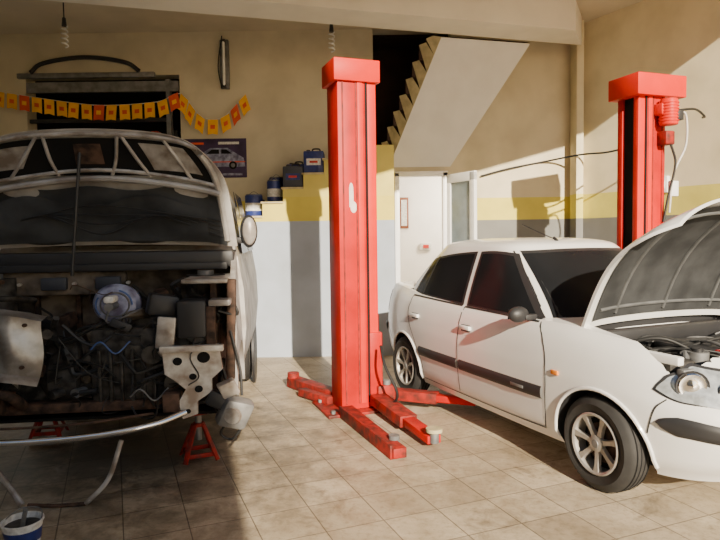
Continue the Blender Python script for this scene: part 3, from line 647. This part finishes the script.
b.tube([(-0.74,0.3,1.08),(-0.60,0.2,1.17),(-0.42,0.2,1.18),(-0.38,0.5,1.14)],0.02,'engine',12)
pl=[(0.44,0.84),(0.74,0.88),(0.76,0.72),(0.70,0.66),(0.70,0.58),(0.62,0.52),(0.62,0.44),(0.54,0.41),(0.52,0.52),(0.56,0.60),(0.50,0.66),(0.45,0.70)]
b.prism(pl,lambda x,z:(x,-0.02,z),lambda x,z:(x,0.015,z),'plate')
for x,z,r in ((0.52,0.78,0.025),(0.66,0.80,0.035),(0.60,0.68,0.02),(0.63,0.60,0.022),(0.57,0.46,0.015)): b.cyl((x,-0.021,z),(x,-0.027,z),r,'dark',16)
b.box((0.60,-0.03,0.86),(0.34,0.05,0.04),'plate',bev=0.006); b.box((0.70,0.02,0.98),(0.05,0.06,0.28),'rust',bev=0.01); b.box((0.75,0.06,1.14),(0.12,0.14,0.04),'silver',bev=0.01)
b.box((0.46,0.0,0.96),(0.10,0.03,0.20),'bare',(0,0.1,0),0.008)
b.box((-0.76,0.05,0.78),(0.05,0.1,0.5),'rust',bev=0.01); b.box((-0.66,0.0,0.50),(0.2,0.05,0.14),'rust',bev=0.01)
b.box((0.82,-0.02,0.44),(0.17,0.12,0.19),'grey',(0.2,0.35,0.3),0.03); b.cyl((0.82,-0.09,0.44),(0.81,-0.11,0.44),0.05,'bare',20); b.box((0.74,-0.02,0.52),(0.14,0.08,0.1),'black',(0,0.5,0),0.02)
b.tube([(0.80,0.0,0.54),(0.77,0.03,0.66),(0.74,0.02,0.80)],0.01,'hose'); b.tube([(0.86,0,0.54),(0.85,0.05,0.7),(0.8,0.08,0.95)],0.008,'hose')
b.box((0.79,-0.04,0.60),(0.10,0.06,0.10),'bare',(0.2,-0.4,0.2),0.01); b.tube([(0.78,-0.02,0.38),(0.74,0.0,0.30),(0.80,0.0,0.26),(0.86,0,0.34)],0.008,'hose')
b.tube([(-0.90,-0.16,0.44),(-0.7,-0.22,0.41),(-0.3,-0.26,0.39),(0.1,-0.25,0.40),(0.40,-0.18,0.43),(0.56,-0.07,0.47)],0.020,'chrome',12)
b.tube([(-0.9,-0.10,0.48),(-0.5,-0.16,0.45),(0.0,-0.16,0.45),(0.4,-0.10,0.48)],0.008,'rust',8)
b.tube([(-0.7,-0.16,0.43),(-0.62,-0.24,0.39),(-0.50,-0.28,0.34),(-0.46,-0.28,0.33)],0.018,'bare',10)
b.box((0,0.25,0.46),(1.2,0.14,0.07),'rust',bev=0.015)
for s in (-1,1): b.bar((s*0.35,0.3,0.44),(s*0.74,0.5,0.42),0.07,0.04,'rust')
rnd=random.Random(11)
for i in range(150):
    cx=rnd.choice([rnd.uniform(-0.75,0.75),rnd.uniform(0.0,0.75)]); cz=rnd.uniform(0.48,1.24 if cx>0.1 else 1.06)
    p=Vector((cx,rnd.uniform(0.06,0.55),cz)); qv=p+Vector((rnd.uniform(-.3,.3),rnd.uniform(-.1,.2),rnd.uniform(-.35,.14)))
    if -0.62<p.x<-0.15 or -0.62<qv.x<-0.15: p.y=max(p.y,0.22); qv.y=max(qv.y,0.22)
    qv.x=max(-.78,min(.78,qv.x)); qv.z=max(0.45,qv.z); m1=(p+qv)/2+Vector((rnd.uniform(-.1,.1),rnd.uniform(-.08,.02),rnd.uniform(-.12,.08))); m2=(m1+qv)/2+Vector((rnd.uniform(-.06,.06),0,rnd.uniform(-.06,.06)))
    b.tube([p,m1,m2,qv],rnd.choice([0.003,0.004,0.006,0.008,0.012,0.018]),rnd.choice(['hose']*10+['engine','engine','rust','grey']),7,5)
for i in range(100):
    x=rnd.uniform(-.72,.74); p=(x,rnd.uniform(.22,.7),rnd.uniform(.48,1.18 if x>0.1 else 1.02)); sz=[rnd.uniform(.03,.13) for _ in range(3)]
    b.box(p,sz,rnd.choice(['engine','engine','black','rust','engine','fire']),(rnd.uniform(-.4,.4),rnd.uniform(-.5,.5),rnd.uniform(-.5,.5)),0.008)
for i in range(30):
    p=Vector((rnd.uniform(-.7,.72),rnd.uniform(.2,.5),rnd.uniform(.5,1.1))); b.cyl(p,p+Vector((rnd.uniform(-.05,.05),-rnd.uniform(.02,.08),rnd.uniform(-.03,.03))),rnd.uniform(.012,.04),rnd.choice(['engine','engine','grey','black','bare']),16)
for x,z,bl in ((0.33,0.98,'hose'),(0.05,0.86,'blue'),(0.25,0.55,'grey')):
    b.tube([(x,0.05,z),(x+0.06,0.03,z+0.05),(x+0.13,0.05,z-0.03),(x+0.2,0.09,z+0.04)],0.005,bl,7,5)
b.obj('engine_bay',van)
# hood up
b=B()
a0=Vector((0,0.76,1.52)); upv=Vector((0,-0.45,0.893)).normalized(); outv=Vector((0,0.893,0.45)).normalized()
def vh(u,v,o=0):
    hw=0.81-0.07*u-0.10*max(0,(u-0.55)/0.45)**2.0
    l=0.85*u*(1-0.055*v*v)-0.10*abs(v)**7*u
    bul=0.09*math.sin(math.pi*u*0.85)-0.055*v*v+o
    return a0+Vector((hw*v,0,0))+upv*l+outv*bul
b.grid(lambda u,v: vh(u,2*v-1,0),24,36,'silver'); b.grid(lambda u,v: vh(u,2*v-1,-0.02),24,36,'silver')
for fn in (lambda u,o: vh(u,-1,o),lambda u,o: vh(u,1,o),lambda u,o: vh(1,2*u-1,o)): b.grid(lambda u,v: fn(u,-0.02*v),36,1,'silver')
b.grid(lambda u,v: vh(0.04+0.46*u+0.02*math.sin(17*v),(2*v-1)*0.93,-0.04-0.025*math.sin(9*v)*math.sin(5*u)),20,36,'liner')
b.grid(lambda u,v: vh(0.06+0.34*u+0.05*math.sin(11*v)*u,(2*v-1)*(0.80),-0.075-0.03*math.sin(7*v+1)*math.sin(4*u)),14,30,'liner')
b.grid(lambda u,v: vh(0.60+0.33*u,(2*v-1)*(0.90-0.06*u),-0.028),10,26,'dark')
b.tube([vh(0.55-0.03*math.cos(6.28*i/16),-0.93+1.86*i/16,-0.05) for i in range(17)],0.022,'silver',8,1)
b.tube([vh(0.62-0.03*math.cos(6.28*i/16),-0.9+1.8*i/16,-0.04) for i in range(17)],0.014,'bare',8,1)
b.tube([vh(0.965,-0.92+1.84*i/16,-0.03) for i in range(17)],0.014,'bare',8,1)
for vv in (-0.93,0.93): b.tube([vh(0.06+0.85*i/8,vv*(1-0.02*i/8),-0.035) for i in range(9)],0.02,'silver',8,1)
for vv,dv in ((-0.66,0.2),(-0.30,-0.1),(0.10,0.12),(0.40,-0.14),(0.72,-0.1)): b.tube([vh(0.60,vv,-0.04),vh(0.75,vv+dv*.5,-0.045),vh(0.95,vv+dv,-0.035)],0.011,'silver',8,3)
b.grid(lambda u,v: vh(0.66+0.24*u,0.44+0.38*v-0.06*u,-0.036),6,8,'bare'); b.grid(lambda u,v: vh(0.70+0.18*u,-0.16+0.22*v,-0.036),6,6,'rust'); b.grid(lambda u,v: vh(0.68+0.2*u,-0.82+0.26*v+0.08*u,-0.036),6,6,'bare')
for k in range(4): b.tube([vh(0.1+0.05*k,0.9,-0.05),vh(0.3,0.4+0.1*k,-0.13),vh(0.15+0.08*k,0.0,-0.14),vh(0.3,-0.45,-0.11),vh(0.1+0.04*k,-0.9,-0.05)],0.006,'hose')
b.tube([vh(0.80,-0.12,-0.03),(-0.16,0.50,1.30)],0.010,'black',8,1)
b.obj('van_hood',van)
for s in (-1,1):
    wheel(van,'van_wheel_%d'%(1 if s<0 else 2),s*0.68,2.75,0.31,0.18,-s).rotation_euler=(0,0,math.radians(90))
def stand(loc,h,rot=0):
    b=B()
    for sx in (-1,1):
        for sy in (-1,1): b.bar((sx*0.11,sy*0.11,0.01),(sx*0.03,sy*0.03,h*0.72),0.035,0.012,'redworn',0.002)
    for (a,c2) in (((-.09,-.09),(.09,-.09)),((-.09,.09),(.09,.09)),((-.09,-.09),(-.09,.09)),((.09,-.09),(.09,.09))): b.bar((*a,0.05),(*c2,0.05),0.012,0.03,'redworn',0.002)
    b.cyl((0,0,h*0.4),(0,0,h*0.95),0.022,'grey'); b.cyl((0,0,h*0.68),(0,0,h*0.75),0.04,'redworn'); b.box((0,0,h-0.02),(0.12,0.05,0.025),'redworn',bev=0.004); b.box((-0.05,0,h),(0.02,0.05,0.02),'redworn'); b.box((0.05,0,h),(0.02,0.05,0.02),'redworn')
    return b.obj('jack_stand',None,loc,(0,0,rot))
stand((-1.15,4.22,0),0.345,0.4); stand((-2.48,4.75,0),0.345,0.2)
b=B(); b.tube([(-1.62,3.48,0.012),(-1.50,3.52,0.14),(-1.43,3.56,0.36)],0.014,'bare'); b.tube([(-1.62,3.48,0.012),(-1.78,3.46,0.012),(-1.95,3.47,0.012)],0.012,'rust'); b.obj('exhaust_hanger_rod')
b=B(); b.tube([(-2.30,3.60,0.30),(-2.08,3.50,0.12),(-1.98,3.46,0.018)],0.018,'bare'); b.obj('metal_pipe')
b=B(); x,y=-1.73,3.02
b.lathe([(0.001,0),(0.075,0),(0.095,0.13),(0.10,0.13),(0.10,0.138),(0.092,0.138),(0.072,0.02),(0.001,0.02)],(x,y,0.0),(0,0,1),'label',28)
b.lathe([(0.081,0.04),(0.083,0.04),(0.0905,0.10),(0.089,0.10)],(x,y,0.0),(0,0,1),'navy',28)
b.lathe([(0.001,0.11),(0.086,0.11)],(x,y,0.0),(0,0,1),'engine',24)
b.tube([(x-0.02,y,0.02),(x+0.03,y-0.02,0.20)],0.012,'grey'); b.tube([(x-0.098,y,0.13),(x-0.05,y+0.08,0.16),(x+0.05,y+0.08,0.16),(x+0.098,y,0.13)],0.003,'grey'); b.obj('paint_bucket')

# ------------------------------------------------------------------ light
s=bpy.data.lights.new('sun','SUN'); s.energy=12.5; s.angle=math.radians(0.6); s.color=(1.0,0.86,0.66)
so=bpy.data.objects.new('sun',s); C.objects.link(so)
dv=Vector((-0.262,0.965,-0.42)).normalized(); so.rotation_euler=(-dv).to_track_quat('Z','Y').to_euler(); so.location=(3,-6,8)
w=bpy.data.worlds.new('World'); bpy.context.scene.world=w; w.use_nodes=True; nt=w.node_tree; bg=nt.nodes['Background']
sk=nt.nodes.new('ShaderNodeTexSky')
try:
    sk.sky_type='NISHITA'; sk.sun_disc=False; sk.sun_elevation=math.radians(23); sk.sun_rotation=math.radians(165)
except Exception as ex: print(ex)
nt.links.new(sk.outputs[0],bg.inputs[0]); bg.inputs[1].default_value=0.135
# ------------------------------------------------------------------ camera
cam=bpy.data.cameras.new('camera'); cam.lens=30.5; cam.sensor_width=36; co=bpy.data.objects.new('camera',cam); C.objects.link(co)
Mx=Matrix.Translation((0,0,1.55))@Matrix.Rotation(math.radians(90-3.19),4,'X')@Matrix.Rotation(math.radians(-0.8),4,'Z')
co.matrix_world=Mx; bpy.context.scene.camera=co
